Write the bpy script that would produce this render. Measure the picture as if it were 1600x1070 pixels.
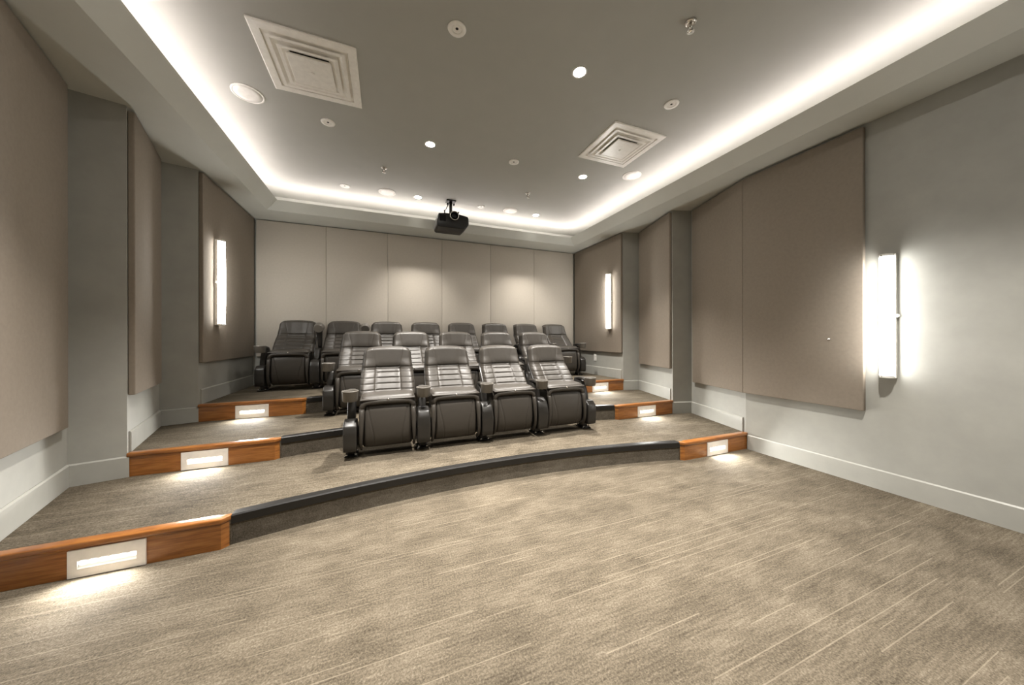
import bpy, bmesh, math, random
from mathutils import Vector, Matrix

random.seed(7)
scene = bpy.context.scene
for o in list(bpy.data.objects):
    bpy.data.objects.remove(o)
COL = scene.collection

# ------------------------------------------------------------------ camera
F_PX, YAW, ROLL, CY = 503.47, 0.3748, -0.0019, 527.95
EYE = Vector((0, 0, 1.1))
fw = Vector((math.sin(YAW), math.cos(YAW), 0))
r0 = Vector((math.cos(YAW), -math.sin(YAW), 0))
u0 = Vector((0, 0, 1))
rt = math.cos(ROLL) * r0 + math.sin(ROLL) * u0
up = -math.sin(ROLL) * r0 + math.cos(ROLL) * u0
cam = bpy.data.cameras.new('camera')
cam.sensor_fit = 'HORIZONTAL'
cam.sensor_width = 36.0
cam.lens = 36.0 * F_PX / 1600.0
cam.shift_y = (CY - 535.0) / 1600.0
cam.clip_start = 0.02
camo = bpy.data.objects.new('camera', cam)
M = Matrix((rt, up, -fw)).transposed().to_4x4()
M.translation = EYE
camo.matrix_world = M
COL.objects.link(camo)
scene.camera = camo

# ------------------------------------------------------------------ world, colour, light levels
w = bpy.data.worlds.new('world')
scene.world = w
w.use_nodes = True
w.node_tree.nodes['Background'].inputs[0].default_value = (0, 0, 0, 1)
w.node_tree.nodes['Background'].inputs[1].default_value = 0.0
vs = scene.view_settings
vs.view_transform = 'Standard'
vs.look = 'None'
vs.gamma = 1.0
vs.exposure = 2.8
vs.use_curve_mapping = False
scene.cycles.use_denoising = True
scene.cycles.max_bounces = 10
scene.cycles.diffuse_bounces = 6
scene.cycles.glossy_bounces = 4
scene.cycles.sample_clamp_indirect = 6.0
scene.cycles.caustics_reflective = False
scene.cycles.caustics_refractive = False

SCONCE = 6.0            # radiance of the sconce diffusers
COVE_W = 0.32            # watts per metre of cove strip
DOWN_W = 82.0            # watts per lit downlight
STEP_W = 0.85             # watts per step light
WARM = (1.0, 0.95, 0.885)
NEUT = (1.0, 0.985, 0.94)
COVEC = (1.0, 0.905, 0.885)

# ------------------------------------------------------------------ room numbers (metres, camera stands at x = y = 0)
XC = 0.8473                       # room centre line
R = 0.159                         # riser
S = 2.6876                        # underside of the soffit
CZ = 3.02                         # upper ceiling
YB = 5.235                        # back wall
YF = -3.6                         # front wall (behind the camera)
YW = [2.115, 2.9965, 3.888]       # faces of the timber step ends
HW = 2.485                        # half width of the room
XL, XR = XC - HW, XC + HW
WIN = 1.612                       # half width of the curved part of the steps


def mirx(x):
    return 2 * XC - x


# ------------------------------------------------------------------ node helpers / materials
def new_mat(name):
    m = bpy.data.materials.new(name)
    m.use_nodes = True
    nt = m.node_tree
    nt.nodes.clear()
    out = nt.nodes.new('ShaderNodeOutputMaterial')
    b = nt.nodes.new('ShaderNodeBsdfPrincipled')
    nt.links.new(b.outputs[0], out.inputs[0])
    return m, nt, b


def pos(nt):
    g = nt.nodes.new('ShaderNodeNewGeometry')
    return g.outputs['Position']


def objco(nt):
    g = nt.nodes.new('ShaderNodeTexCoord')
    return g.outputs['Object']


def noise(nt, vec, scale, detail=3, rough=0.6, stretch=None):
    n = nt.nodes.new('ShaderNodeTexNoise')
    n.inputs['Scale'].default_value = scale
    n.inputs['Detail'].default_value = detail
    n.inputs['Roughness'].default_value = rough
    if stretch:
        mp = nt.nodes.new('ShaderNodeMapping')
        mp.inputs['Scale'].default_value = stretch
        nt.links.new(vec, mp.inputs[0])
        vec = mp.outputs[0]
    nt.links.new(vec, n.inputs['Vector'])
    return n.outputs[0]


def ramp(nt, fac, stops):
    r = nt.nodes.new('ShaderNodeValToRGB')
    el = r.color_ramp.elements
    while len(el) < len(stops):
        el.new(0.5)
    for e, (p, c) in zip(el, stops):
        e.position = p
        e.color = (*c, 1)
    nt.links.new(fac, r.inputs[0])
    return r.outputs[0]


def math_n(nt, op, a, b=None, c=None):
    n = nt.nodes.new('ShaderNodeMath')
    n.operation = op
    for i, v in enumerate((a, b, c)):
        if v is None:
            continue
        if isinstance(v, (int, float)):
            n.inputs[i].default_value = v
        else:
            nt.links.new(v, n.inputs[i])
    return n.outputs[0]


def mix(nt, fac, a, b, mode='MIX'):
    n = nt.nodes.new('ShaderNodeMix')
    n.data_type = 'RGBA'
    n.blend_type = mode
    for sock, v in ((n.inputs[0], fac), (n.inputs[6], a), (n.inputs[7], b)):
        if isinstance(v, (int, float)):
            sock.default_value = v
        elif isinstance(v, tuple):
            sock.default_value = (*v, 1)
        else:
            nt.links.new(v, sock)
    return n.outputs[2]


def bump(nt, b, height, strength, dist=0.01):
    n = nt.nodes.new('ShaderNodeBump')
    n.inputs['Strength'].default_value = strength
    n.inputs['Distance'].default_value = dist
    nt.links.new(height, n.inputs['Height'])
    nt.links.new(n.outputs[0], b.inputs['Normal'])


def tone(c, k):
    return tuple(v * k for v in c)


def mat_paint(name, c, rough=0.6, var=0.06, scale=5.0, fine=180):
    m, nt, b = new_mat(name)
    p = pos(nt)
    col = ramp(nt, noise(nt, p, scale, 4), [(0.3, tone(c, 1 - var)), (0.7, tone(c, 1 + var))])
    nt.links.new(col, b.inputs['Base Color'])
    b.inputs['Roughness'].default_value = rough
    b.inputs['Specular IOR Level'].default_value = 0.3
    bump(nt, b, noise(nt, p, fine, 2), 0.04, 0.002)
    return m


def mat_plain(name, c, rough=0.4, metal=0.0, spec=0.5, bscale=None, bstr=0.1, var=0.05):
    m, nt, b = new_mat(name)
    p = objco(nt)
    col = ramp(nt, noise(nt, p, 30, 3), [(0.3, tone(c, 1 - var)), (0.7, tone(c, 1 + var))])
    nt.links.new(col, b.inputs['Base Color'])
    b.inputs['Roughness'].default_value = rough
    b.inputs['Metallic'].default_value = metal
    b.inputs['Specular IOR Level'].default_value = spec
    if bscale:
        bump(nt, b, noise(nt, p, bscale, 3), bstr, 0.002)
    return m


def mat_emit(name, c, s, base=(0.8, 0.8, 0.78)):
    m, nt, b = new_mat(name)
    b.inputs['Base Color'].default_value = (*base, 1)
    b.inputs['Emission Color'].default_value = (*c, 1)
    b.inputs['Emission Strength'].default_value = s
    b.inputs['Roughness'].default_value = 0.4
    return m


def mat_carpet(name, dark, mid, light, lines=True):
    m, nt, b = new_mat(name)
    p = pos(nt)
    fine = noise(nt, p, 130, 4, 0.8)
    blot = noise(nt, p, 4.5, 5, 0.6, (0.8, 1.5, 1))
    streak = noise(nt, p, 30, 3, 0.6, (0.25, 3.2, 1))
    v = math_n(nt, 'ADD', math_n(nt, 'MULTIPLY', fine, 0.60),
               math_n(nt, 'ADD', math_n(nt, 'MULTIPLY', blot, 0.26), math_n(nt, 'MULTIPLY', streak, 0.22)))
    col = ramp(nt, v, [(0.40, dark), (0.54, mid), (0.70, light)])
    if lines:
        sn = nt.nodes.new('ShaderNodeVectorMath')
        sn.operation = 'SNAP'
        nt.links.new(p, sn.inputs[0])
        sn.inputs[1].default_value = (0.5, 0.5, 10.0)
        wt = nt.nodes.new('ShaderNodeTexWhiteNoise')
        wt.noise_dimensions = '3D'
        nt.links.new(sn.outputs[0], wt.inputs['Vector'])
        tonev = math_n(nt, 'MULTIPLY_ADD', wt.outputs['Value'], 0.16, 0.92)
        tv = nt.nodes.new('ShaderNodeCombineXYZ')
        for q_ in range(3):
            nt.links.new(tonev, tv.inputs[q_])
        col = mix(nt, 1.0, col, tv.outputs[0], 'MULTIPLY')
        sx = nt.nodes.new('ShaderNodeSeparateXYZ')
        nt.links.new(p, sx.inputs[0])
        # irregular pale yarn lines running across the room, broken into dashes
        total = None
        for step, off, thr, width in ((0.078, 0.013, 0.53, 0.026), (0.145, 0.061, 0.53, 0.015), (0.047, 0.02, 0.66, 0.03)):
            yy = math_n(nt, 'DIVIDE', math_n(nt, 'ADD', sx.outputs['Y'], off), step)
            cell = math_n(nt, 'FLOOR', yy)
            fr = math_n(nt, 'SUBTRACT', yy, cell)
            wn = nt.nodes.new('ShaderNodeTexWhiteNoise')
            wn.noise_dimensions = '1D'
            nt.links.new(cell, wn.inputs['W'])
            ctr = math_n(nt, 'MULTIPLY_ADD', wn.outputs['Value'], 0.7, 0.15)
            d = math_n(nt, 'ABSOLUTE', math_n(nt, 'SUBTRACT', fr, ctr))
            on = math_n(nt, 'LESS_THAN', d, width)
            cb = nt.nodes.new('ShaderNodeCombineXYZ')
            nt.links.new(math_n(nt, 'MULTIPLY', sx.outputs['X'], 0.9), cb.inputs[0])
            nt.links.new(math_n(nt, 'MULTIPLY', cell, 7.31), cb.inputs[1])
            dash = noise(nt, cb.outputs[0], 1.0, 2, 0.5)
            k = math_n(nt, 'MULTIPLY', on, math_n(nt, 'GREATER_THAN', dash, thr))
            total = k if total is None else math_n(nt, 'MAXIMUM', total, k)
        amt = math_n(nt, 'MULTIPLY', total, 0.30)
        col = mix(nt, amt, col, tone(light, 1.5))
    nt.links.new(col, b.inputs['Base Color'])
    b.inputs['Roughness'].default_value = 0.95
    b.inputs['Specular IOR Level'].default_value = 0.08
    bump(nt, b, fine, 0.5, 0.006)
    return m


def mat_wood(name):
    m, nt, b = new_mat(name)
    p = pos(nt)
    g = noise(nt, p, 9, 5, 0.62, (0.55, 1.0, 7.0))
    g2 = noise(nt, p, 40, 3, 0.6, (0.3, 1.0, 6.0))
    v = math_n(nt, 'ADD', math_n(nt, 'MULTIPLY', g, 0.72), math_n(nt, 'MULTIPLY', g2, 0.28))
    col = ramp(nt, v, [(0.32, (0.155, 0.048, 0.009)), (0.5, (0.30, 0.110, 0.023)), (0.7, (0.42, 0.178, 0.046))])
    nt.links.new(col, b.inputs['Base Color'])
    b.inputs['Roughness'].default_value = 0.33
    b.inputs['Coat Weight'].default_value = 0.25
    b.inputs['Coat Roughness'].default_value = 0.2
    bump(nt, b, g2, 0.06, 0.002)
    return m


M_WALL = mat_paint('grey_wall_paint', (0.36, 0.357, 0.325))
M_SOFFIT = mat_paint('soffit_paint', (0.56, 0.565, 0.52), var=0.02)
M_CEIL = mat_paint('ceiling_paint', (0.43, 0.43, 0.395), var=0.02)
M_BASE = mat_paint('baseboard_paint', (0.39, 0.386, 0.352), 0.35)
M_PANEL = mat_paint('taupe_fabric', (0.258, 0.219, 0.177), 0.9, 0.05, 40, 420)
M_BACKP = mat_paint('light_taupe_fabric', (0.48, 0.435, 0.372), 0.9, 0.03, 40, 420)
M_CARPET = mat_carpet('carpet', (0.038, 0.0308, 0.0213), (0.102, 0.0845, 0.061), (0.21, 0.179, 0.135))
M_RISER = mat_carpet('dark_riser_carpet', (0.06, 0.051, 0.039), (0.115, 0.099, 0.077), (0.175, 0.155, 0.125), False)
M_RUBBER = mat_plain('black_rubber', (0.008, 0.007, 0.006), 0.45)
M_WOOD = mat_wood('orange_timber')
M_LEATHER = mat_plain('dark_leather', (0.046, 0.040, 0.033), 0.44, 0, 0.38, 260, 0.12)
M_PLAST = mat_plain('black_plastic', (0.019, 0.017, 0.0145), 0.36, 0, 0.55, 300, 0.05)
M_CUP = mat_plain('grey_plastic', (0.15, 0.138, 0.12), 0.34, 0.2, 0.6)
M_CHROME = mat_plain('chrome', (0.75, 0.72, 0.68), 0.2, 1.0)
M_WHITE = mat_plain('white_enamel', (0.92, 0.90, 0.85), 0.3)
M_PLATE = mat_plain('white_step_plate', (0.74, 0.70, 0.66), 0.45)
M_DARK = mat_plain('dark_void', (0.02, 0.018, 0.015), 0.8)
M_PROJ = mat_plain('projector_black', (0.007, 0.006, 0.005), 0.4)
M_GLASS = mat_plain('dark_lens_glass', (0.004, 0.004, 0.005), 0.25, 0, 0.3)
M_SCONCE = mat_emit('lit_acrylic', NEUT, SCONCE)
M_COVE = mat_emit('cove_led', COVEC, 3.0)
M_LAMP = mat_emit('lamp_face', WARM, 40.0)
M_LED = mat_emit('step_led', NEUT, 0.5)


# ------------------------------------------------------------------ mesh helpers
def link(name, me, m=None, parent=None, smooth=False):
    if m is not None:
        me.materials.clear()
        me.materials.append(m)
    if smooth:
        for p in me.polygons:
            p.use_smooth = True
    o = bpy.data.objects.new(name, me)
    COL.objects.link(o)
    if parent is not None:
        o.parent = parent
    return o


def mesh_of(bm, name='mesh'):
    bmesh.ops.recalc_face_normals(bm, faces=bm.faces[:])
    me = bpy.data.meshes.new(name)
    bm.to_mesh(me)
    bm.free()
    return me


def add_box(bm, x0, x1, y0, y1, z0, z1, bev=0.0, seg=2):
    r = bmesh.ops.create_cube(bm, size=1.0)
    vs_ = r['verts']
    for v in vs_:
        v.co = Vector((x0 + (v.co.x + .5) * (x1 - x0), y0 + (v.co.y + .5) * (y1 - y0), z0 + (v.co.z + .5) * (z1 - z0)))
    if bev:
        es = list({e for v in vs_ for e in v.link_edges})
        bmesh.ops.bevel(bm, geom=es, offset=bev, segments=seg, affect='EDGES', profile=0.5)


def box_mesh(x0, x1, y0, y1, z0, z1, bev=0.0, seg=2):
    bm = bmesh.new()
    add_box(bm, x0, x1, y0, y1, z0, z1, bev, seg)
    return mesh_of(bm)


def add_prism(bm, pts, d0, d1, axis='z', bev=0.0, seg=2, caps=True):
    """extrude a closed 2-D outline along an axis"""
    def to3(a, b, d):
        return {'z': (a, b, d), 'x': (d, a, b), 'y': (a, d, b)}[axis]
    lo = [bm.verts.new(to3(a, b, d0)) for a, b in pts]
    hi = [bm.verts.new(to3(a, b, d1)) for a, b in pts]
    n = len(pts)
    fs = []
    for i in range(n):
        fs.append(bm.faces.new((lo[i], lo[(i + 1) % n], hi[(i + 1) % n], hi[i])))
    if caps:
        fs.append(bm.faces.new(lo[::-1]))
        fs.append(bm.faces.new(hi))
    if bev:
        es = list({e for f in fs for e in f.edges})
        bmesh.ops.bevel(bm, geom=es, offset=bev, segments=seg, affect='EDGES', profile=0.5)


def prism_mesh(pts, d0, d1, axis='z', bev=0.0, seg=2):
    bm = bmesh.new()
    add_prism(bm, pts, d0, d1, axis, bev, seg)
    return mesh_of(bm)


def add_lathe(bm, prof, n=32, c=(0, 0, 0), axis='z', closed=False):
    """revolve (r, h) profile round an axis through c"""
    rings = []
    for r, h in prof:
        ring = []
        for i in range(n):
            a = 2 * math.pi * i / n
            p = (r * math.cos(a), r * math.sin(a), h)
            if axis == 'y':
                p = (p[0], h, p[1])
            elif axis == 'x':
                p = (h, p[0], p[1])
            ring.append(bm.verts.new((c[0] + p[0], c[1] + p[1], c[2] + p[2])))
        rings.append(ring)
    for a, b in zip(rings[:-1], rings[1:]):
        for i in range(n):
            bm.faces.new((a[i], a[(i + 1) % n], b[(i + 1) % n], b[i]))
    if closed:
        a, b = rings[-1], rings[0]
        for i in range(n):
            bm.faces.new((a[i], a[(i + 1) % n], b[(i + 1) % n], b[i]))
        return
    if prof[0][0] > 1e-6:
        bm.faces.new(rings[0][::-1])
    if prof[-1][0] > 1e-6:
        bm.faces.new(rings[-1])
    bmesh.ops.remove_doubles(bm, verts=bm.verts[:], dist=1e-6)


def lathe_mesh(prof, n=32, c=(0, 0, 0), axis='z', closed=False):
    bm = bmesh.new()
    add_lathe(bm, prof, n, c, axis, closed)
    return mesh_of(bm)


def add_tube(bm, pts, r, n=8):
    rings = []
    for i, p in enumerate(pts):
        p = Vector(p)
        a = Vector(pts[max(0, i - 1)])
        b = Vector(pts[min(len(pts) - 1, i + 1)])
        t = (b - a).normalized()
        s = t.cross(Vector((0, 0, 1)) if abs(t.z) < 0.9 else Vector((1, 0, 0))).normalized()
        q = t.cross(s)
        rings.append([bm.verts.new(p + r * (math.cos(2 * math.pi * k / n) * s + math.sin(2 * math.pi * k / n) * q)) for k in range(n)])
    for a, b in zip(rings[:-1], rings[1:]):
        for i in range(n):
            bm.faces.new((a[i], a[(i + 1) % n], b[(i + 1) % n], b[i]))
    bm.faces.new(rings[0][::-1])
    bm.faces.new(rings[-1])


def tube_mesh(pts, r, n=8):
    bm = bmesh.new()
    add_tube(bm, pts, r, n)
    return mesh_of(bm)


def grid_mesh(fn, nu, nv):
    verts, faces = [], []
    for j in range(nv + 1):
        for i in range(nu + 1):
            verts.append(fn(i / nu, j / nv))
    for j in range(nv):
        for i in range(nu):
            a = j * (nu + 1) + i
            faces.append((a, a + 1, a + nu + 2, a + nu + 1))
    me = bpy.data.meshes.new('grid')
    me.from_pydata(verts, [], faces)
    return me


def smooth_by_angle(o, deg=40):
    for p in o.data.polygons:
        p.use_smooth = True
    o.data.set_sharp_from_angle(angle=math.radians(deg))
    return o


def thing(name, label, cat, loc=(0, 0, 0), group=None, rot=(0, 0, 0)):
    o = bpy.data.objects.new(name, None)
    o.empty_display_size = 0.1
    COL.objects.link(o)
    o.location = loc
    o.rotation_euler = rot
    o['label'] = label
    o['category'] = cat
    if group:
        o['group'] = group
    return o


def struct(o, label, cat):
    o['kind'] = 'structure'
    o['label'] = label
    o['category'] = cat
    return o


def tag(o, label, cat, group=None):
    o['label'] = label
    o['category'] = cat
    if group:
        o['group'] = group
    return o


# ------------------------------------------------------------------ walls
REC = 0.243                       # depth of the saw-tooth recesses
SEG_L = [(XL, YF), (XL, 2.13), (XL - REC, 2.935), (XL, 3.003), (XL - REC, 3.835), (XL, 3.903), (XL, YB)]
SEG_R = [(mirx(a), b) for a, b in SEG_L]


def wall_from(line, outer_x):
    pts = list(line) + [(outer_x, line[-1][1]), (outer_x, line[0][1])]
    return prism_mesh(pts, -0.1, CZ + 0.08)


o = struct(link('wall_left', wall_from(SEG_L, XL - 0.45), M_WALL), 'grey painted left wall stepping in and out like saw teeth', 'wall')
o = struct(link('wall_right', wall_from(SEG_R, XR + 0.45), M_WALL), 'grey painted right wall stepping in and out like saw teeth', 'wall')
o = struct(link('wall_back', box_mesh(XL - 0.45, XR + 0.45, YB, YB + 0.15, -0.1, CZ + 0.08), M_WALL), 'plain wall behind the top row of seats', 'wall')
o = struct(link('wall_front', box_mesh(XL - 0.45, XR + 0.45, YF - 0.15, YF, -0.1, CZ + 0.08), M_WALL), 'plain wall at the screen end of the room', 'wall')
o = struct(link('floor', box_mesh(XL - 0.3, XR + 0.3, YF, YB, -0.1, 0.0), M_CARPET), 'open floor in patterned taupe carpet with pale broken lines', 'floor')
o = struct(link('ceiling', box_mesh(XL - 0.3, XR + 0.3, YF, YB, CZ, CZ + 0.1), M_CEIL), 'raised grey ceiling inside the lit cove', 'ceiling')

# ------------------------------------------------------------------ soffit with cove
FX, LX = 0.283, 0.407             # fold and lip, distance from the side walls
FYB, LYB = 0.435, 0.515           # same at the back
LZ = 2.797                        # lip height


def ring_pts(dx, dyb, dyf):
    return [(XL + dx, YF + dyf), (XR - dx, YF + dyf), (XR - dx, YB - dyb), (XL + dx, YB - dyb)]


def soffit_mesh():
    bm = bmesh.new()
    prof = [(-0.30, -0.001, -0.001, S), (FX, FYB, 0.40, S), (LX, LYB, 0.50, LZ), (LX - 0.018, LYB - 0.018, 0.482, LZ),
            (LX - 0.055, LYB - 0.055, 0.445, S + 0.072), (0.004, 0.004, 0.004, S + 0.072), (0.004, 0.004, 0.004, CZ + 0.01)]
    rings = [[bm.verts.new((*p, z)) for p in ring_pts(dx, db, df)] for dx, db, df, z in prof]
    for a, b in zip(rings[:-1], rings[1:]):
        for i in range(4):
            bm.faces.new((a[i], a[(i + 1) % 4], b[(i + 1) % 4], b[i]))
    me = bpy.data.meshes.new('soffit')
    bm.to_mesh(me)
    bm.free()
    return me


o = struct(link('ceiling_soffit', soffit_mesh(), M_SOFFIT), 'lowered grey ceiling border with sloped lip hiding the cove light', 'soffit')
# led strips lying in the trough
zs_ = S + 0.052
dc = LX - 0.12
for nm, lab, bx in (
        ('cove_light', 'hidden strip light glowing in the left ceiling cove', (XL + dc - 0.012, XL + dc + 0.012, YF + 0.36, YB - 0.40)),
        ('cove_light', 'hidden strip light glowing in the right ceiling cove', (XR - dc - 0.012, XR - dc + 0.012, YF + 0.36, YB - 0.40)),
        ('cove_light', 'hidden strip light glowing in the ceiling cove above the back wall', (XL + 0.33, XR - 0.33, YB - 0.40 + 0.006, YB - 0.40 + 0.030)),
        ('cove_light', 'hidden strip light in the ceiling cove at the screen end', (XL + 0.33, XR - 0.33, YF + 0.36 - 0.03, YF + 0.36 - 0.006))):
    t = thing(nm, lab, 'strip light', ((bx[0] + bx[1]) / 2, (bx[2] + bx[3]) / 2, S + 0.0722), 'cove strip lights')
    hx, hy = (bx[1] - bx[0]) / 2, (bx[3] - bx[2]) / 2
    link('channel', box_mesh(-hx - 0.006, hx + 0.006, -hy - 0.006, hy + 0.006, 0, 0.012), M_WHITE, t)
    link('led_strip', box_mesh(-hx, hx, -hy, hy, 0.012, 0.017), M_COVE, t)
    L = bpy.data.lights.new('cove_lamp', 'AREA')
    L.shape = 'RECTANGLE'
    L.size, L.size_y = 2 * hx, 2 * hy
    L.energy = COVE_W * 2 * max(hx, hy)
    L.color = COVEC
    lo = bpy.data.objects.new('lamp', L)
    COL.objects.link(lo)
    lo.parent = t
    lo.location = (0, 0, 0.019)
    lo.rotation_euler = (math.pi, 0, 0)

# ------------------------------------------------------------------ tiers
RAD = 6.85


def curve_y(i, x, off=0.0):
    base = YW[i] + 0.225
    return base - RAD + math.sqrt((RAD - off) ** 2 - (x - XC) ** 2) + off - 0.0


NX = 40
xs_arc = [XC - WIN + 2 * WIN * k / NX for k in range(NX + 1)]


def arc(i, off):
    """points of the curved front, pushed back (+y) by off"""
    return [(x, curve_y(i, x) + off) for x in xs_arc]


TIERLAB = ['lowest carpeted seating platform carrying the row of four', 'middle carpeted seating platform carrying the row of five',
           'highest carpeted seating platform carrying the row of eight along the back wall']
for i in range(3):
    z0, z1 = R * i, R * (i + 1)
    yw = YW[i]
    pts = [(XL - 0.28, yw + 0.03)] + [(XC - WIN - 0.0, yw + 0.03)] + arc(i, 0.012) + [(XC + WIN, yw + 0.03), (XR + 0.28, yw + 0.03), (XR + 0.28, YB), (XL - 0.28, YB)]
    t = struct(link('floor_%d' % (i + 1), prism_mesh(pts, z0, z1 - 0.0005), M_CARPET), TIERLAB[i], 'platform')
    # dark carpet riser
    a, b = arc(i, 0.004), arc(i, 0.0118)
    bm = bmesh.new()
    add_prism(bm, a + b[::-1], z0, z1 - 0.046)
    link('riser', mesh_of(bm), M_RISER, t)
    # rubber nosing: top strip plus turned-down front
    bm = bmesh.new()
    f0, f1, bk = arc(i, -0.004), arc(i, 0.0125), arc(i, 0.052)
    prof = [(f0, z1 - 0.046), (f0, z1 - 0.004), (arc(i, 0.001), z1 + 0.003), (bk, z1 + 0.003), (bk, z1 - 0.0004), (f1, z1 - 0.0004), (f1, z1 - 0.046)]
    rows = [[bm.verts.new((x, y, z)) for x, y in line] for line, z in prof]
    for k in range(len(rows)):
        a, b = rows[k], rows[(k + 1) % len(rows)]
        for q in range(NX):
            bm.faces.new((a[q], a[q + 1], b[q + 1], b[q]))
    bm.faces.new([r_[0] for r_ in rows])
    bm.faces.new([r_[-1] for r_ in rows][::-1])
    link('nosing', mesh_of(bm), M_RUBBER, t)

# timber ends of the steps, with chamfered inner corner and rounded cap
n_trim = 0
LVL = ['lowest', 'middle', 'highest']
for i in range(3):
    z0, z1 = R * i, R * (i + 1)
    yw = YW[i]
    for side in (-1, 1):
        n_trim += 1
        xo = XL if side < 0 else XR
        xi = XC + side * (WIN + 0.006)
        ch = 0.028
        sgn = -side                       # direction from the wall to the inner end
        y_in = curve_y(i, XC + side * WIN) + 0.016
        body = [(xo, yw + 0.004), (xi - sgn * ch, yw + 0.004), (xi, yw + ch + 0.004), (xi, y_in), (xi - sgn * 0.03, y_in), (xi - sgn * 0.03, yw + 0.03), (xo, yw + 0.03)]
        t = struct(link('trim_%d' % n_trim, prism_mesh(body, z0, z1 - 0.024), M_WOOD),
                   'orange timber step face at the %s end of the %s step' % ('left' if side < 0 else 'right', LVL[i]), 'step trim')
        cap = [(xo, yw - 0.006), (xi - sgn * (ch - 0.003), yw - 0.006), (xi + sgn * 0.006, yw + ch), (xi + sgn * 0.006, y_in), (xi - sgn * 0.045, y_in), (xi - sgn * 0.05, yw + 0.045), (xo, yw + 0.045)]
        bm = bmesh.new()
        add_prism(bm, cap, z1 - 0.0245, z1 + 0.004, bev=0.007, seg=3)
        smooth_by_angle(link('cap', mesh_of(bm), M_WOOD, t), 50)

# ------------------------------------------------------------------ baseboards
BH, BT = 0.142, 0.012


def offset_line(line, d):
    """shift a wall polyline into the room (towards XC) by d"""
    out = []
    n = len(line)
    nor = []
    for a, b in zip(line[:-1], line[1:]):
        v = Vector((b[0] - a[0], b[1] - a[1])).normalized()
        nn = Vector((-v.y, v.x))
        # wall_left runs +y with the room on its right hand
        if line[0][0] < XC:
            nn = -nn
        nor.append(nn)
    for k in range(n):
        if k == 0:
            q = Vector(line[0]) + nor[0] * d
        elif k == n - 1:
            q = Vector(line[-1]) + nor[-1] * d
        else:
            n1, n2 = nor[k - 1], nor[k]
            q = Vector(line[k]) + (n1 + n2) * (d / (1 + n1.dot(n2)))
        out.append((q.x, q.y))
    return out


def on_line(a, b, y):
    t_ = (y - a[1]) / (b[1] - a[1])
    return (a[0] + t_ * (b[0] - a[0]), y)


for side, line in (('left', SEG_L), ('right', SEG_R)):
    off = offset_line(line, BT)
    offb = offset_line(line, 0.0008)
    off2 = offset_line(line, BT * 0.35)
    e = struct(thing('baseboard_' + side, 'painted baseboard along the foot of the %s wall, stepping up with the platforms' % side, 'baseboard'), 'painted baseboard along the foot of the %s wall, stepping up with the platforms' % side, 'baseboard')
    lev = [0, 1, 1, 2, 2, 3]
    for k in range(6):
        a, b, oa, ob, ha, hb = offb[k], offb[k + 1], off[k], off[k + 1], off2[k], off2[k + 1]
        if lev[k] and k in (1, 3, 5):
            yy = YW[lev[k] - 1] + 0.046
            a, oa, ha = on_line(a, b, max(yy, a[1])), on_line(oa, ob, max(yy, oa[1])), on_line(ha, hb, max(yy, ha[1]))
        if k in (2, 4):
            yy = YW[lev[k]] + 0.002
        if k == 0:
            yy = YW[0] - 0.008
            b, ob, hb = on_line(a, b, yy), on_line(oa, ob, yy), on_line(ha, hb, yy)
        z = R * lev[k] + 0.0002
        bm = bmesh.new()
        rows = []
        for (p, q_, h_) in ((a, oa, ha), (b, ob, hb)):
            rows.append([bm.verts.new((*p, z)), bm.verts.new((*q_, z)), bm.verts.new((*q_, z + BH - 0.008)), bm.verts.new((*h_, z + BH)), bm.verts.new((*p, z + BH))])
        for q in range(5):
            bm.faces.new((rows[0][q], rows[0][(q + 1) % 5], rows[1][(q + 1) % 5], rows[1][q]))
        bm.faces.new(rows[0][::-1])
        bm.faces.new(rows[1])
        link('board', mesh_of(bm), M_BASE, e)

# back wall baseboard
z = R * 3 + 0.0002
o = link('baseboard_back', prism_mesh([(YB - BT, z), (YB - BT, z + BH - 0.008), (YB - BT * .35, z + BH), (YB - 0.0008, z + BH), (YB - 0.0008, z)], XL + BT + 0.001, XR - BT - 0.001, 'x'), M_BASE)
struct(o, 'painted baseboard low on the wall behind the top row', 'baseboard')

# ------------------------------------------------------------------ acoustic panels
PT = 0.036
PTOP = 2.664
MIT = PT * math.tan(0.5 * math.atan2(REC, 0.805))


def panel_between(a, b, z0, z1, label, t0=0.0, t1=0.0, mat=M_PANEL, th=PT, group='fabric acoustic panels', m0=0.0, m1=0.0):
    """padded fabric board hung on the wall between plan points a and b"""
    A, B = Vector(a), Vector(b)
    d = (B - A)
    L = d.length
    d.normalize()
    n = Vector((-d.y, d.x))
    mid = (A + B) / 2
    if (Vector((XC, 1.5)) - mid).dot(n) < 0:
        n = -n
    p = A + d * t0
    length = L - t0 - t1
    bm = bmesh.new()
    add_box(bm, 0, length, 0.0015, th, 0, z1 - z0, 0.006, 3)
    for v in bm.verts:                       # mitred ends where two boards meet at a bend
        if v.co.x < length / 2:
            v.co.x -= m0 * v.co.y / th
        else:
            v.co.x += m1 * v.co.y / th
    bmesh.ops.transform(bm, matrix=Matrix(((d.x, n.x, 0, 0), (d.y, n.y, 0, 0), (0, 0, 1, 0), (0, 0, 0, 1))), verts=bm.verts[:])
    o_ = smooth_by_angle(link('acoustic_panel', mesh_of(bm), mat), 50)
    o_.location = (p.x, p.y, z0)
    return tag(o_, label, 'wall panel', group)


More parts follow.
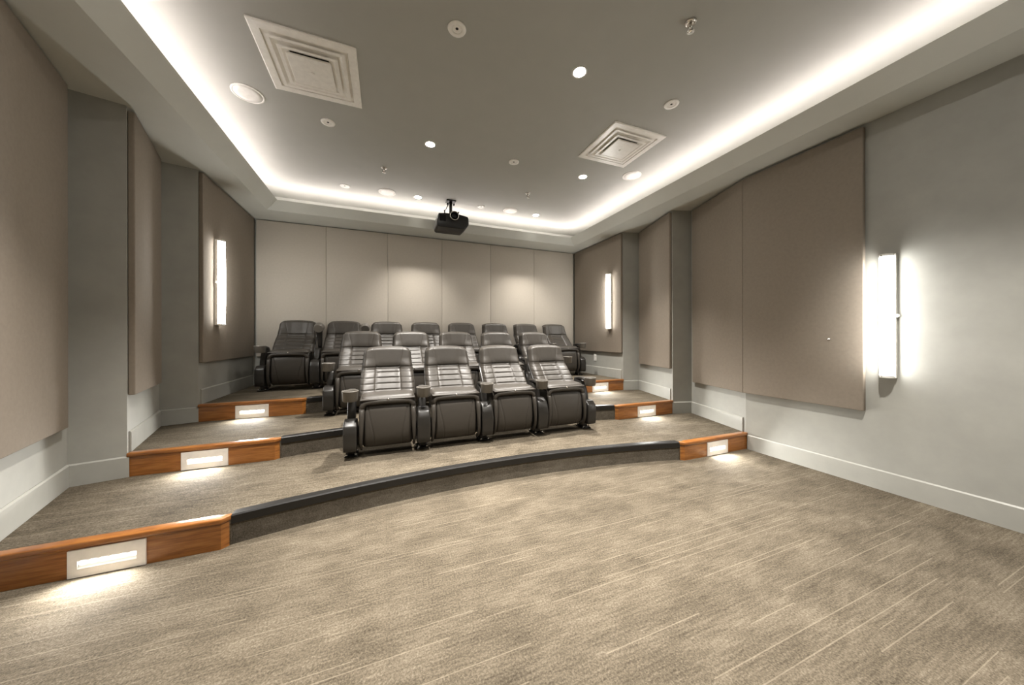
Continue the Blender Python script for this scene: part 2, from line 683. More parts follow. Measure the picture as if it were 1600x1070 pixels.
for side, line, nm in ((-1, SEG_L, 'left'), (1, SEG_R, 'right')):
    near0 = (line[1][0], 1.268)
    zb = [0.553, 0.553, 0.713, 0.872]
    panel_between(near0, line[1], zb[0], PTOP, 'wide taupe fabric panel on the flat %s wall in front of the steps' % nm, 0, 0.0006, m1=MIT)
    panel_between(line[1], line[2], zb[1], PTOP, 'taupe fabric wall panel on the slanted %s wall beside the lowest platform' % nm, 0.0006, 0.062 if side > 0 else 0.10, m0=MIT)
    panel_between(line[3], line[4], zb[2], PTOP, 'taupe fabric wall panel on the slanted %s wall beside the middle platform' % nm, 0.012, 0.062 if side > 0 else 0.12)
    panel_between(line[5], line[6], zb[3], PTOP + 0.008, 'taupe fabric panel behind the upright light on the %s wall near the back' % nm, 0.004, 0.056)

seams = [XL + 0.052 + k * (2 * HW - 0.104) / 6 for k in range(7)]
ordn = ['leftmost of the six', 'second from left of the six', 'third from left of the six', 'third from right of the six', 'second from right of the six', 'rightmost of the six']
for k in range(6):
    panel_between((seams[k] + 0.0008, YB), (seams[k + 1] - 0.0008, YB), 0.860, PTOP + 0.012, '%s tall pale fabric panels on the back wall' % ordn[k], mat=M_BACKP, group='back wall fabric panels')


# ------------------------------------------------------------------ wall sconces
def sconce(loc, face, label):
    """upright bowed acrylic wall light; face = +1 throws towards +x, -1 towards -x"""
    t = thing('wall_sconce', label, 'wall light', loc, 'upright wall lights')
    hh, ww, dp = 0.435, 0.036, 0.072
    link('back_plate', box_mesh(*sorted((0.0006 * face, 0.026 * face)), -ww - 0.005, ww + 0.005, -hh, hh, 0.002, 2), M_WHITE, t)
    n = 14
    prof = []
    for k in range(n + 1):
        a = -math.pi / 2 + math.pi * k / n
        prof.append((0.0265 * face + face * (dp - 0.026) * max(0, math.cos(a)) ** 0.8, ww * 0.98 * math.sin(a)))
    bm = bmesh.new()
    rows = []
    nz = 10
    for j in range(nz + 1):
        zz = -hh + 0.016 + (2 * hh - 0.032) * j / nz
        bow = 1 + 0.10 * (1 - ((2 * j / nz) - 1) ** 2)
        rows.append([bm.verts.new((face * 0.0265 + (px - face * 0.0265) * bow, py, zz)) for px, py in prof])
    for a, b in zip(rows[:-1], rows[1:]):
        for k in range(n):
            bm.faces.new((a[k], a[k + 1], b[k + 1], b[k]))
    d_ = link('diffuser', mesh_of(bm), M_SCONCE, t, True)
    for sg in (-1, 1):
        bm = bmesh.new()
        add_prism(bm, [(px * 1.0, py) for px, py in prof] , min(sg * (hh - 0.016), sg * hh), max(sg * (hh - 0.016), sg * hh))
        c_ = link('end_cap', mesh_of(bm), M_WHITE, t)
        s_ = link('screw', lathe_mesh([(0.004, 0), (0.004, 0.003), (0, 0.003)], 10, (0, 0, 0), 'x'), M_CHROME, c_)
        s_.location = (face * (dp + 0.001), 0.012, sg * (hh - 0.008))
        if face < 0:
            s_.scale = (-1, 1, 1)
    link('side_knob', lathe_mesh([(0.0, -0.012), (0.009, -0.010), (0.012, 0), (0.009, 0.010), (0, 0.012)], 12, (face * 0.012, -ww - 0.008, 0), 'y'), M_WHITE, t, True)
    return t


sconce((XR, 1.15, 1.25), -1, 'lit upright wall light on the bare right wall nearest the viewer')
sconce((XR - PT, 4.155, 1.67), -1, 'lit upright wall light on the right panel beside the top row')
sconce((XL + PT, 4.155, 1.67), 1, 'lit upright wall light on the left panel beside the top row')

# outlet low on the right wall and a little hook on the wide right panel
t = thing('wall_outlet', 'small white outlet plate low on the right wall beside the top row', 'outlet', (XR, 4.592, 0.770))
link('plate', box_mesh(-0.006, -0.0006, -0.037, 0.037, -0.06, 0.06, 0.002), M_WHITE, t)
for dz in (-0.025, 0.025):
    link('socket', box_mesh(-0.0085, -0.0055, -0.017, 0.017, dz - 0.015, dz + 0.015, 0.0012), M_WHITE, t)
t = thing('wall_hook', 'tiny metal stud on the wide right wall panel', 'hook', (XR - PT, 1.469, 1.085))
link('base', lathe_mesh([(0.011, -0.0006), (0.010, -0.004), (0.005, -0.005), (0.004, -0.012), (0.0, -0.013)], 14, (0, 0, 0), 'x'), M_CHROME, t, True)

# ------------------------------------------------------------------ step lights
SLX = [(-1.352, -1.086), (2.772, 3.045)]
for i in range(3):
    for q, (xa, xb) in enumerate(SLX):
        z0 = R * i
        xm, hx = (xa + xb) / 2, (xb - xa) / 2
        yw = YW[i]
        t = thing('step_light', 'lit white step light in the timber at the %s end of the %s step' % ('left' if q == 0 else 'right', LVL[i]), 'step light', (xm, yw, z0), 'step lights')
        # plate with a slot: four bars
        zt, zb_ = 0.128, 0.003
        sz0, sz1, sx_ = 0.040, 0.078, hx - 0.032
        bm = bmesh.new()
        add_box(bm, -hx, hx, -0.005, 0.0035, sz1, zt)
        add_box(bm, -hx, hx, -0.005, 0.0035, zb_, sz0)
        add_box(bm, -hx, -sx_, -0.005, 0.0035, sz0, sz1)
        add_box(bm, sx_, hx, -0.005, 0.0035, sz0, sz1)
        link('face_plate', mesh_of(bm), M_PLATE, t)
        # scooped reflector behind the slot
        prof = [(-0.0048, sz1 - 0.001), (0.0034, sz1 - 0.001), (0.0036, sz0 + 0.016), (0.001, sz0 + 0.006), (-0.0048, sz0 + 0.001)]
        bm = bmesh.new()
        add_prism(bm, [(p_[0], p_[1]) for p_ in prof[1:]] + [(0.0037, sz0 + 0.001)], -sx_ + 0.0005, sx_ - 0.0005, 'x')
        link('reflector', mesh_of(bm), M_WHITE, t)
        for k in range(6):
            cx_ = -sx_ + (k + 0.5) * 2 * sx_ / 6
            bm = bmesh.new()
            bmesh.ops.create_uvsphere(bm, u_segments=12, v_segments=8, radius=1.0)
            for v in bm.verts:
                v.co = Vector((cx_ + v.co.x * sx_ / 6.3, 0.001 + v.co.y * 0.006, sz1 - 0.013 + v.co.z * 0.011))
            link('led', mesh_of(bm), M_LED, t, True)
        L = bpy.data.lights.new('step_lamp', 'AREA')
        L.shape = 'RECTANGLE'
        L.size, L.size_y = 2 * sx_ * 0.95, 0.008
        L.energy = STEP_W
        L.color = NEUT
        L.spread = math.radians(148)
        lo = bpy.data.objects.new('lamp', L)
        COL.objects.link(lo)
        lo.parent = t
        lo.location = (0, -0.0075, sz1 - 0.004)
        lo.rotation_euler = (math.radians(-75), 0, 0)

# ------------------------------------------------------------------ ceiling fittings
GX = [-0.470, 0.418, 1.309, 2.194]
GY = [1.985, 3.263, 4.550]


def downlight(x, y, label, level=1.0):
    t = thing('recessed_downlight', label, 'downlight', (x, y, CZ), 'recessed ceiling downlights')
    link('trim_ring', lathe_mesh([(0.042, -0.0005), (0.042, -0.004), (0.052, -0.005), (0.054, -0.0005)], 32, closed=True), M_WHITE, t, True)
    link('lamp_face', lathe_mesh([(0.0, -0.0022), (0.0415, -0.0022), (0.0415, -0.0005), (0, -0.0005)], 32), M_LAMP, t)
    L = bpy.data.lights.new('downlight_lamp', 'SPOT')
    L.energy = DOWN_W * level
    L.color = WARM
    L.spot_size = math.radians(88)
    L.spot_blend = 1.0
    L.shadow_soft_size = 0.03
    lo = bpy.data.objects.new('lamp', L)
    COL.objects.link(lo)
    lo.parent = t
    lo.location = (0, 0, -0.02)
    return t


def unlit(x, y, label):
    t = thing('unlit_downlight', label, 'downlight', (x, y, CZ), 'unlit round ceiling fittings')
    link('trim_ring', lathe_mesh([(0.030, -0.0005), (0.030, -0.004), (0.034, -0.0055), (0.055, -0.0055), (0.058, -0.0005)], 36), M_WHITE, t, True)
    link('baffle', lathe_mesh([(0.010, -0.0012), (0.022, -0.0042), (0.0295, -0.003), (0.0295, -0.0005), (0.01, -0.0005)], 32), M_WHITE, t, True)
    link('lens', lathe_mesh([(0.0, -0.0035), (0.006, -0.003), (0.0098, -0.0008), (0, -0.0006)], 20), M_DARK, t, True)
    return t


downlight(GX[2], GY[0], 'bright downlight nearest the viewer, right of the ceiling middle')
downlight(GX[0], GY[0], 'lit downlight on the ceiling just left of the nearer vent')
downlight(GX[1], GY[1], 'bright downlight in front of the projector, above the middle row')
downlight(GX[3], GY[1], 'lit downlight just beyond the right ceiling vent')
downlight(GX[1], GY[2], 'small lit downlight left of the projector near the back cove', 0.42)
downlight(GX[3], GY[2], 'small lit downlight near the right back corner of the cove', 0.42)
downlight(GX[1], 0.70, 'added out-of-view downlight brightening the open floor, left')  # assumed lamp above the view, added to brighten the open floor
downlight(GX[3], 0.70, 'added out-of-view downlight brightening the open floor and right wall')  # second assumed lamp out of view, added to lift the near right wall
unlit(GX[1], GY[0], 'round white unlit ceiling fitting nearest the viewer, beside the left vent')
unlit(GX[3], GY[0], 'round white unlit ceiling fitting just before the right vent')
unlit(GX[0], GY[1], 'round white unlit ceiling fitting beyond the left vent')
unlit(GX[2], GY[1], 'round white unlit ceiling fitting in the middle of the ceiling, right of the bright lamp')
unlit(GX[0], GY[2], 'small round unlit ceiling fitting in the left back corner of the cove')
unlit(GX[2], GY[2], 'small round unlit ceiling fitting right of the projector')

for x, y, lab in ((-0.998, 3.108, 'large round white ceiling speaker left of the left vent'), (2.718, 3.030, 'round white ceiling speaker beside the right vent'),
                  (0.027, 4.540, 'round white ceiling speaker left of the projector near the back'), (1.757, 4.530, 'round white ceiling speaker right of the projector near the back')):
    t = thing('ceiling_speaker', lab, 'speaker', (x, y, CZ), 'round ceiling speakers')
    link('rim', lathe_mesh([(0.094, -0.0005), (0.094, -0.005), (0.100, -0.007), (0.107, -0.005), (0.109, -0.0005)], 40), M_WHITE, t, True)
    link('grille', lathe_mesh([(0.0, -0.0055), (0.06, -0.0053), (0.0935, -0.004), (0.0935, -0.0005), (0, -0.0005)], 40), M_WHITE, t, True)

for x, y, lab in ((1.734, 1.427, 'chrome sprinkler head on the ceiling nearest the viewer'), (-0.010, 3.904, 'chrome sprinkler head on the ceiling left of the projector'),
                  (1.768, 3.903, 'chrome sprinkler head on the ceiling right of the projector')):
    t = thing('sprinkler_head', lab, 'sprinkler', (x, y, CZ), 'ceiling sprinkler heads')
    link('escutcheon', lathe_mesh([(0.034, -0.0005), (0.032, -0.006), (0.014, -0.012), (0.012, -0.010)], 28), M_CHROME, t, True)
    link('body', lathe_mesh([(0.010, -0.008), (0.010, -0.028), (0.006, -0.032), (0, -0.032)], 16), M_CHROME, t, True)
    bm = bmesh.new()
    for sg in (-1, 1):
        add_tube(bm, [(sg * 0.009, 0, -0.026), (sg * 0.016, 0, -0.036), (sg * 0.013, 0, -0.047), (0.0, 0, -0.054)], 0.0028, 8)
    link('frame_arms', mesh_of(bm), M_CHROME, t, True)
    link('bulb', lathe_mesh([(0, -0.032), (0.0028, -0.036), (0.0028, -0.048), (0, -0.052)], 10), mat_plain('red_bulb', (0.30, 0.06, 0.03), 0.2) if 'red_bulb' not in bpy.data.materials else bpy.data.materials['red_bulb'], t, True)
    link('deflector', lathe_mesh([(0, -0.054), (0.019, -0.055), (0.021, -0.0575), (0, -0.0575)], 24), M_CHROME, t, True)


def frame_ring(bm, prof):
    """square ring: prof = [(half, z), ...]"""
    rings = [[bm.verts.new((sx * h, sy * h, z)) for sx, sy in ((-1, -1), (1, -1), (1, 1), (-1, 1))] for h, z in prof]
    n = len(rings)
    for k in range(n):
        a, b = rings[k], rings[(k + 1) % n]
        for i in range(4):
            bm.faces.new((a[i], a[(i + 1) % 4], b[(i + 1) % 4], b[i]))


for x, y, lab in ((-0.476, 2.655, 'large square white ceiling vent on the left, nearer the viewer'), (2.197, 2.614, 'square white ceiling vent on the right, above the lowest platform')):
    t = thing('ceiling_vent', lab, 'air vent', (x, y, CZ), 'square ceiling vents')
    bm = bmesh.new()
    frame_ring(bm, [(0.300, -0.0005), (0.300, -0.008), (0.292, -0.012), (0.245, -0.012), (0.243, -0.002), (0.243, -0.0005)])
    link('frame', mesh_of(bm), M_WHITE, t)
    link('backing', box_mesh(-0.242, 0.242, -0.242, 0.242, -0.0014, -0.0006), M_WHITE, t)
    # flared louvre rings, each hanging a little lower and smaller
    for hb, ht, zb_, zt in ((0.226, 0.172, -0.018, -0.0016), (0.176, 0.120, -0.026, -0.004)):
        bm = bmesh.new()
        frame_ring(bm, [(hb, zb_), (hb - 0.022, zb_), (ht, zt), (ht + 0.010, zt)])
        link('louvre', mesh_of(bm), M_WHITE, t)
    link('throat', box_mesh(-0.115, 0.115, -0.115, 0.115, -0.003, -0.0016), M_DARK, t)
    bm = bmesh.new()
    frame_ring(bm, [(0.132, -0.034), (0.125, -0.036), (0.115, -0.014), (0.12, -0.014)])
    add_box(bm, -0.130, 0.130, -0.130, 0.130, -0.0365, -0.034)
    c_ = link('centre_panel', mesh_of(bm), M_WHITE, t)
    link('bolt', lathe_mesh([(0.0, -0.0415), (0.012, -0.040), (0.014, -0.0364), (0, -0.0364)], 16), M_WHITE, t, True)
    for sx in (-1, 1):
        for sy in (-1, 1):
            link('hanger', box_mesh(sx * 0.10 - 0.005, sx * 0.10 + 0.005, sy * 0.10 - 0.005, sy * 0.10 + 0.005, -0.034, -0.003), M_WHITE, t)

# ------------------------------------------------------------------ projector
PX, PY, PZ = 0.868, 4.47, 2.695
t = thing('projector', 'black ceiling projector hanging on a short pole', 'projector', (PX, PY, PZ))
bm = bmesh.new()
add_prism(bm, [(-0.225, -0.02), (-0.205, 0.085), (-0.10, 0.095), (0.09, 0.095), (0.195, 0.085), (0.212, 0.06), (0.215, -0.03), (0.150, -0.098), (-0.195, -0.098), (-0.222, -0.075)], -0.10, 0.20, 'y', 0.014, 3)
smooth_by_angle(link('body', mesh_of(bm), M_PROJ, t), 40)
lx, lz = 0.006, 0.062
ln = link('lens_barrel', lathe_mesh([(0.046, -0.09), (0.056, -0.10), (0.057, -0.135), (0.050, -0.138), (0.047, -0.12), (0.047, -0.112), (0, -0.112)], 32, (lx, 0, lz), 'y'), M_PROJ, t, True)
link('lens_ring', lathe_mesh([(0.0575, -0.126), (0.0615, -0.128), (0.0615, -0.137), (0.0535, -0.140), (0.0535, -0.134)], 36, (lx, 0, lz), 'y', True), M_CHROME, ln, True)
link('lens_glass', lathe_mesh([(0, -0.126), (0.03, -0.122), (0.046, -0.114), (0, -0.1125)], 28, (lx, 0, lz), 'y'), M_GLASS, ln, True)
for k in range(4):
    link('vent_slot', box_mesh(0.10, 0.19, -0.1015, -0.0995, -0.055 + k * 0.016, -0.048 + k * 0.016), M_DARK, t)
link('side_window', box_mesh(-0.185, -0.105, -0.1025, -0.0995, -0.02, 0.065, 0.001), M_GLASS, t)
mt = link('mount_plate', box_mesh(-0.085, 0.085, -0.01, 0.11, 0.0955, 0.118, 0.004), M_PROJ, t)
link('pole', lathe_mesh([(0.021, 0.117), (0.021, CZ - PZ - 0.012)], 20, (-0.010, 0.05, 0)), M_PROJ, t, True)
link('ceiling_plate', box_mesh(-0.075, 0.055, -0.005, 0.105, CZ - PZ - 0.014, CZ - PZ - 0.0006, 0.003), M_PROJ, t)
for sg in (-1, 1):
    link('pole_bolt', lathe_mesh([(0.0, -0.012), (0.012, -0.012), (0.012, 0.012), (0, 0.012)], 12, (-0.010 + sg * 0.045, 0.05, CZ - PZ - 0.045), 'y'), M_PROJ, t)
    link('mount_arm', tube_mesh([(sg * 0.075, 0.04, 0.10), (sg * 0.095, 0.04, 0.14), (sg * 0.10, 0.04, 0.185)], 0.008, 8), M_PROJ, t, True)
link('cable', tube_mesh([(-0.07, 0.12, 0.09), (-0.10, 0.13, 0.15), (-0.06, 0.11, 0.24), (-0.03, 0.08, CZ - PZ - 0.02)], 0.005, 8), M_PROJ, t, True)


# ------------------------------------------------------------------ cinema chairs
def sm(a, b, x):
    k = min(1, max(0, (x - a) / (b - a)))
    return k * k * (3 - 2 * k)


ZB0, ZB1 = 0.455, 0.866


def backline(v):
    # reclined lower half, steeper headrest
    return 0.112 + 0.210 * min(v, 0.5) / 0.5 * (1 - 0.12 * min(v, 0.5)) + 0.062 * max(0, v - 0.5) / 0.5 + 0.010 * math.exp(-((v - 0.5) / 0.09) ** 2)


def back_pt(sig, v, pil=0.0):
    """front skin of the backrest: sig across (-1..1, seams at +-0.5), v upwards"""
    ss = 0.46 + 0.18 * sm(0.5, 1.0, v)
    a = abs(sig)
    s = (a / 0.5 * ss) if a <= 0.5 else ss + (a - 0.5) / 0.5 * (1 - ss)
    hw = 0.226 - 0.020 * sm(0.2, 0.95, v)
    hw *= 1 - 0.10 * max(0, (v - 0.86) / 0.14) ** 2.5
    x = math.copysign(s * hw, sig)
    z = ZB0 + (ZB1 - ZB0) * v
    z -= 0.016 * s ** 2 * sm(0.7, 1.0, v) + 0.014 * max(0, (s - 0.8) / 0.2) ** 2 * sm(0.85, 1, v)
    y = backline(v)
    # bolsters wrap forward, then roll away at the edge
    bol = (1 - 0.55 * sm(0.5, 0.75, v)) * 0.040
    y -= bol * sm(0.25, 0.86, s)
    y += 0.055 * max(0, (s - 0.86) / 0.14) ** 2
    y += 0.050 * max(0, (v - 0.93) / 0.07) ** 2
    y -= pil
    return (x, y, z)


def back_region(s0, s1, v0, v1, nu, nv, depth=0.009, grooves=()):
    def fn(p, q):
        e = 1.0
        soft = 0.72 * sm(VH - 0.01, VH + 0.06, v0 + (v1 - v0) * q)      # shallower seams beside the headrest
        if abs(s0) < 0.99:
            e = min(e, soft + (1 - soft) * (1 - (1 - min(1, p / 0.10)) ** 2))
        if abs(s1) < 0.99:
            e = min(e, soft + (1 - soft) * (1 - (1 - min(1, (1 - p) / 0.10)) ** 2))
        if v0 > 0.01:
            e = min(e, 1 - (1 - min(1, q * (v1 - v0) / 0.02)) ** 2)
        if v1 < 0.99:
            e = min(e, 1 - (1 - min(1, (1 - q) * (v1 - v0) / 0.02)) ** 2)
        v = v0 + (v1 - v0) * q
        for gv in grooves:
            e = min(e, min(1, abs(v - gv) / 0.018) ** 0.6)
        return back_pt(s0 + (s1 - s0) * p, v, depth * e)
    return grid_mesh(fn, nu, nv)


VH = 0.545
CH = [0.0, 0.10, 0.215, 0.325, 0.435, VH]
CHM = {}
CHM['headrest'] = back_region(-0.5, 0.5, VH, 1.0, 22, 26)
CHM['bolster_l'] = back_region(-1.0, -0.5, 0.0, 1.0, 14, 70, grooves=CH[1:])
CHM['bolster_r'] = back_region(0.5, 1.0, 0.0, 1.0, 14, 70, grooves=CH[1:])
CHM['channels'] = [back_region(-0.5, 0.5, CH[k], CH[k + 1], 18, 8) for k in range(5)]


def shell_mesh():
    nu, nv = 16, 14
    f, b = [], []
    verts, faces = [], []
    for j in range(nv + 1):
        for i in range(nu + 1):
            x, y, z = back_pt(-1 + 2 * i / nu, j / nv * 0.995)
            s = -1 + 2 * i / nu
            yc = backline(j / nv)
            verts.append((x * 1.012, max(y, yc) + 0.012 + 0.004, z + (0.003 if j == nv else 0)))
    nf = len(verts)
    for j in range(nv + 1):
        for i in range(nu + 1):
            s = abs(-1 + 2 * i / nu)
            x, y, z = verts[j * (nu + 1) + i]
            yb = backline(j / nv) + 0.085 - 0.035 * s ** 3 - 0.02 * max(0, (j / nv - 0.8) / 0.2) ** 2
            verts.append((x, max(y + 0.004, yb), z))
    for off, flip in ((0, False), (nf, True)):
        for j in range(nv):
            for i in range(nu):
                a = off + j * (nu + 1) + i
                q = (a, a + 1, a + nu + 2, a + nu + 1)
                faces.append(q[::-1] if flip else q)
    ring = [i for i in range(nu + 1)] + [j * (nu + 1) + nu for j in range(1, nv + 1)] + [nv * (nu + 1) + i for i in range(nu - 1, -1, -1)] + [j * (nu + 1) for j in range(nv - 1, 0, -1)]
    for a, b_ in zip(ring, ring[1:] + ring[:1]):
        faces.append((a, a + nf, b_ + nf, b_))
    me = bpy.data.meshes.new('shell')
    me.from_pydata(verts, [], faces)
    bm = bmesh.new()
    bm.from_mesh(me)
    return mesh_of(bm)


CHM['shell'] = shell_mesh()


def seat_mesh():
    """upholstered seat top, slightly crowned, rising to the back"""
    def fn(p, q):
        s = -1 + 2 * p
        hx = 0.212
        y = -0.098 + 0.30 * q
        z = 0.479 + 0.004 * q + 0.006 * math.sin(math.pi * q)
        e = max(0, (abs(s) - 0.85) / 0.15)
        z -= 0.035 * e ** 2.2
        f = max(0, (0.14 - q) / 0.14)
        z -= 0.036 * f ** 2.2
        y += 0.018 * abs(s) ** 4 * (1 - q)
        return (s * hx * (1 - 0.02 * f), y, z)
    return grid_mesh(fn, 24, 18)


CHM['seat'] = seat_mesh()
PAN = [(-0.060, 0.436), (-0.080, 0.385), (-0.098, 0.30), (-0.104, 0.225), (-0.098, 0.155), (-0.080, 0.105), (-0.044, 0.072), (0.02, 0.058), (0.10, 0.06)]


def pan_yz(t_):
    k = t_ * (len(PAN) - 1)
    i = min(len(PAN) - 2, int(k))
    f = k - i
    p = [PAN[max(0, min(len(PAN) - 1, i + d))] for d in (-1, 0, 1, 2)]
    out = []
    for c in (0, 1):
        a0, a1, a2, a3 = (q[c] for q in p)
        out.append(0.5 * (2 * a1 + (a2 - a0) * f + (2 * a0 - 5 * a1 + 4 * a2 - a3) * f * f + (3 * a1 - a0 - 3 * a2 + a3) * f ** 3))
    return out


def front_panel():
    us = [-1 + 2 * k / 60 for k in range(61)]
    def fn(p, q):
        s = -1 + 2 * p
        y, z = pan_yz(q)
        hx = 0.186
        seam = (0.155 - 0.050 * sm(0.0, 0.55, q)) / hx
        g = max(0, 1 - abs(abs(s) - seam) / 0.028) * (1 if q < 0.75 else 0)
        y += 0.0075 * g
        y += 0.026 * max(0, (abs(s) - 0.86) / 0.14) ** 2 + 0.022 * max(0, (0.14 - q) / 0.14) ** 1.5
        y -= 0.010 * (1 - s * s)
        return (s * hx, y, z)
    return grid_mesh(fn, 80, 30)


CHM['front_panel'] = front_panel()


def rim_mesh():
    """upholstered n-shaped border round the front panel"""
    path = []
    for k in range(13):          # left side upwards
        q = 1 - k / 12 * 0.97
        path.append((-0.194 - 0.006 * min(1, max(0, (q - 0.3) / 0.4)), q))
    pts = []
    for x, q in path:
        y, z = pan_yz(q * 0.82)
        pts.append((x, y - 0.012, min(z, 0.375 if q < 0.35 else z)))
    for k in range(1, 7):
        a = math.pi - (math.pi / 2) * k / 6
        pts.append((-0.194 + 0.045 + 0.045 * math.cos(a), -0.084, 0.386 + 0.045 * math.sin(a)))
    for k in range(1, 12):
        x = -0.149 + 0.298 * k / 12
        pts.append((x, -0.084 - 0.006 * math.cos(x / 0.149 * math.pi / 2), 0.431 + 0.005 * math.cos(x / 0.149 * math.pi / 2)))
    half = pts[:19]
    pts = pts + [(-x, y, z) for x, y, z in reversed(half)]
    bm = bmesh.new()
    rings = []
    n = 10
    for i, p in enumerate(pts):
        p = Vector(p)
        a = Vector(pts[max(0, i - 1)])
        b = Vector(pts[min(len(pts) - 1, i + 1)])
        t_ = (b - a).normalized()
        s_ = t_.cross(Vector((0, 1, 0)))
        if s_.length < 1e-3:
            s_ = Vector((1, 0, 0))
        s_.normalize()
        q_ = t_.cross(s_)
        rw = 0.021 if p.z > 0.36 else 0.010 + 0.011 * max(0, (p.z - 0.06) / 0.30)
        rings.append([bm.verts.new(p + rw * math.cos(2 * math.pi * k / n) * s_ + 0.017 * math.sin(2 * math.pi * k / n) * q_) for k in range(n)])
    for a, b in zip(rings[:-1], rings[1:]):
        for i in range(n):
            bm.faces.new((a[i], a[(i + 1) % n], b[(i + 1) % n], b[i]))
    bm.faces.new(rings[0][::-1])
    bm.faces.new(rings[-1])
    return mesh_of(bm)


CHM['rim'] = rim_mesh()
CHM['pan'] = prism_mesh([(-0.055, 0.41), (-0.07, 0.30), (-0.07, 0.16), (-0.03, 0.085), (0.14, 0.085), (0.20, 0.20), (0.235, 0.455), (0.10, 0.44)], -0.195, 0.195, 'x', 0.008, 2)
CHM['lip'] = prism_mesh([(-0.096, 0.462), (-0.103, 0.456), (-0.101, 0.447), (-0.05, 0.44), (0.1, 0.44), (0.14, 0.475)], -0.206, 0.206, 'x', 0.004, 2)
CHM['button'] = lathe_mesh([(0, -0.1085), (0.007, -0.107), (0.009, -0.102), (0, -0.100)], 14, (0.0, 0, 0.453), 'y')
CHM['rail'] = prism_mesh([(0.03, 0.05), (0.07, 0.05), (0.07, 0.075), (0.03, 0.075)], -0.221, 0.221, 'x', 0.003, 1)

# standard (side frame) and armrest, centred on x = 0
CHM['standard'] = prism_mesh([(-0.125, 0.068), (-0.135, 0.11), (-0.138, 0.21), (-0.125, 0.265), (-0.085, 0.300), (-0.02, 0.306), (0.05, 0.27), (0.10, 0.19), (0.115, 0.10), (0.10, 0.05), (-0.02, 0.058)], -0.048, 0.048, 'x', 0.012, 3)
CHM['standard_mid'] = prism_mesh([(-0.122, 0.075), (-0.134, 0.12), (-0.138, 0.22), (-0.130, 0.290), (-0.105, 0.338), (-0.06, 0.362), (-0.01, 0.362), (0.05, 0.32), (0.10, 0.23), (0.115, 0.12), (0.10, 0.05), (-0.02, 0.060)], -0.052, 0.052, 'x', 0.016, 3)
CHM['upright'] = prism_mesh([(-0.035, 0.27), (-0.02, 0.36), (0.01, 0.43), (0.05, 0.485), (0.16, 0.50), (0.185, 0.455), (0.12, 0.42), (0.085, 0.34), (0.08, 0.24)], -0.028, 0.028, 'x', 0.008, 2)
CHM['foot'] = prism_mesh([(-0.048, -0.035), (0.048, -0.035), (0.048, 0.10), (-0.048, 0.10)], 0.0, 0.012, 'z', 0.002, 1)
CHM['stem'] = prism_mesh([(-0.028, 0.0), (0.028, 0.0), (0.028, 0.08), (-0.028, 0.08)], 0.011, 0.065, 'z', 0.002, 1)
CHM['bolt'] = lathe_mesh([(0.010, 0.0), (0.010, 0.010), (0.006, 0.013), (0.006, 0.020), (0, 0.021)], 10)
ARM_P = Vector((0, 0.165, 0.495))          # pivot of the arm


def arm_mesh():
    # widths along the arm, from pivot (0) to cup
    st = [(0.010, 0.020, 0.016, 0.0), (-0.02, 0.024, 0.020, 0.006), (-0.08, 0.028, 0.018, 0.016), (-0.14, 0.031, 0.016, 0.020), (-0.19, 0.036, 0.017, 0.014), (-0.225, 0.042, 0.020, 0.008)]
    bm = bmesh.new()
    rings = []
    n = 14
    for y, hw, hh, zc in st:
        ring = []
        for k in range(n):
            a = 2 * math.pi * k / n
            c, s = math.cos(a), math.sin(a)
            ring.append(bm.verts.new((hw * math.copysign(abs(c) ** 0.6, c), y, zc + hh * math.copysign(abs(s) ** 0.7, s))))
        rings.append(ring)
    for a, b in zip(rings[:-1], rings[1:]):
        for i in range(n):
            bm.faces.new((a[i], a[(i + 1) % n], b[(i + 1) % n], b[i]))
    bm.faces.new(rings[0][::-1])
    bm.faces.new(rings[-1])
    return mesh_of(bm)


CHM['arm'] = arm_mesh()
CHM['cup'] = lathe_mesh([(0.0, -0.050), (0.049, -0.050), (0.054, -0.044), (0.058, 0.022), (0.061, 0.028), (0.058, 0.033), (0.050, 0.032), (0.046, 0.024), (0.043, -0.036), (0.0, -0.036)], 32, (0, -0.262, 0.010))


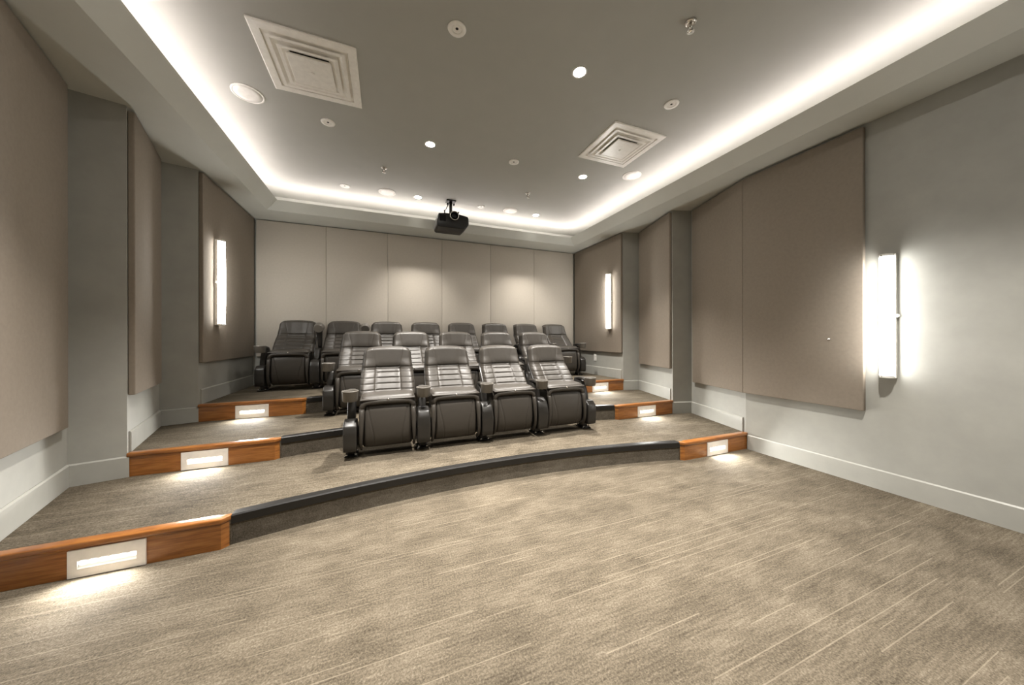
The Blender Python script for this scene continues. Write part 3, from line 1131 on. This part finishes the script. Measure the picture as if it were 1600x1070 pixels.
def make_arm_side(parent, x, raised=False, end=False):
    sd = link('standard', CHM['standard' if end else 'standard_mid'], M_PLAST, parent)
    sd.location = (x, 0, 0)
    smooth_by_angle(sd, 40)
    smooth_by_angle(link('upright', CHM['upright'], M_PLAST, sd), 40)
    link('foot_plate', CHM['foot'], M_PLAST, sd)
    link('stem', CHM['stem'], M_PLAST, sd)
    for bx, by in ((-0.034, -0.022), (0.034, -0.022), (-0.034, 0.085), (0.034, 0.085)):
        b_ = link('bolt', CHM['bolt'], M_CHROME, sd, True)
        b_.location = (bx, by, 0.0115)
    ar = link('armrest', CHM['arm'], M_PLAST, parent, True)
    ar.location = (x, ARM_P.y, ARM_P.z)
    if raised:
        ar.location = (x, ARM_P.y + 0.085, ARM_P.z + 0.015)
        ar.rotation_euler = (math.radians(-72), 0, 0)
    smooth_by_angle(link('cup_holder', CHM['cup'], M_CUP, ar), 40)


PITCH = 0.55


def make_chair(x, y, z, label, group, left_arm=False, raised=False, last=False):
    t = thing('cinema_seat', label, 'seat', (x, y, z), group)
    bk = link('backrest', CHM['shell'], M_PLAST, t)
    smooth_by_angle(bk, 45)
    link('headrest', CHM['headrest'], M_LEATHER, bk, True)
    link('side_bolster', CHM['bolster_l'], M_LEATHER, bk, True)
    link('side_bolster', CHM['bolster_r'], M_LEATHER, bk, True)
    for c in CHM['channels']:
        link('cushion_channel', c, M_LEATHER, bk, True)
    s_ = link('seat', CHM['seat'], M_LEATHER, t, True)
    smooth_by_angle(link('seat_lip', CHM['lip'], M_LEATHER, s_), 40)
    link('seat_button', CHM['button'], M_CHROME, s_, True)
    p_ = link('seat_pan', CHM['pan'], M_PLAST, t)
    smooth_by_angle(p_, 40)
    link('front_panel', CHM['front_panel'], M_LEATHER, p_, True)
    link('front_rim', CHM['rim'], M_LEATHER, p_, True)
    link('floor_rail', CHM['rail'], M_CHROME, t)
    make_arm_side(t, PITCH / 2, raised, last)
    if left_arm:
        make_arm_side(t, -PITCH / 2, False, True)
    return t


YFOOT = [YW[0] + 0.752, YW[1] + 0.760, YW[2] + 0.760]
ORD = {4: ['leftmost', 'second from left', 'second from right', 'rightmost'],
       5: ['leftmost', 'second from left', 'middle', 'second from right', 'rightmost'],
       8: ['leftmost', 'second from left', 'third from left', 'fourth from left', 'fourth from right', 'third from right', 'second from right', 'rightmost']}
ROWN = ['front row of four', 'middle row of five', 'back row of eight']
for i, n in enumerate((4, 5, 8)):
    for k in range(n):
        x = XC + (k - (n - 1) / 2) * PITCH
        rs = (i == 2 and k in (0, 1))
        make_chair(x, YFOOT[i], R * (i + 1) + 0.0002, 'black leather cinema seat, %s in the %s' % (ORD[n][k], ROWN[i]), 'cinema seats in the ' + ROWN[i], k == 0, rs, k == n - 1)
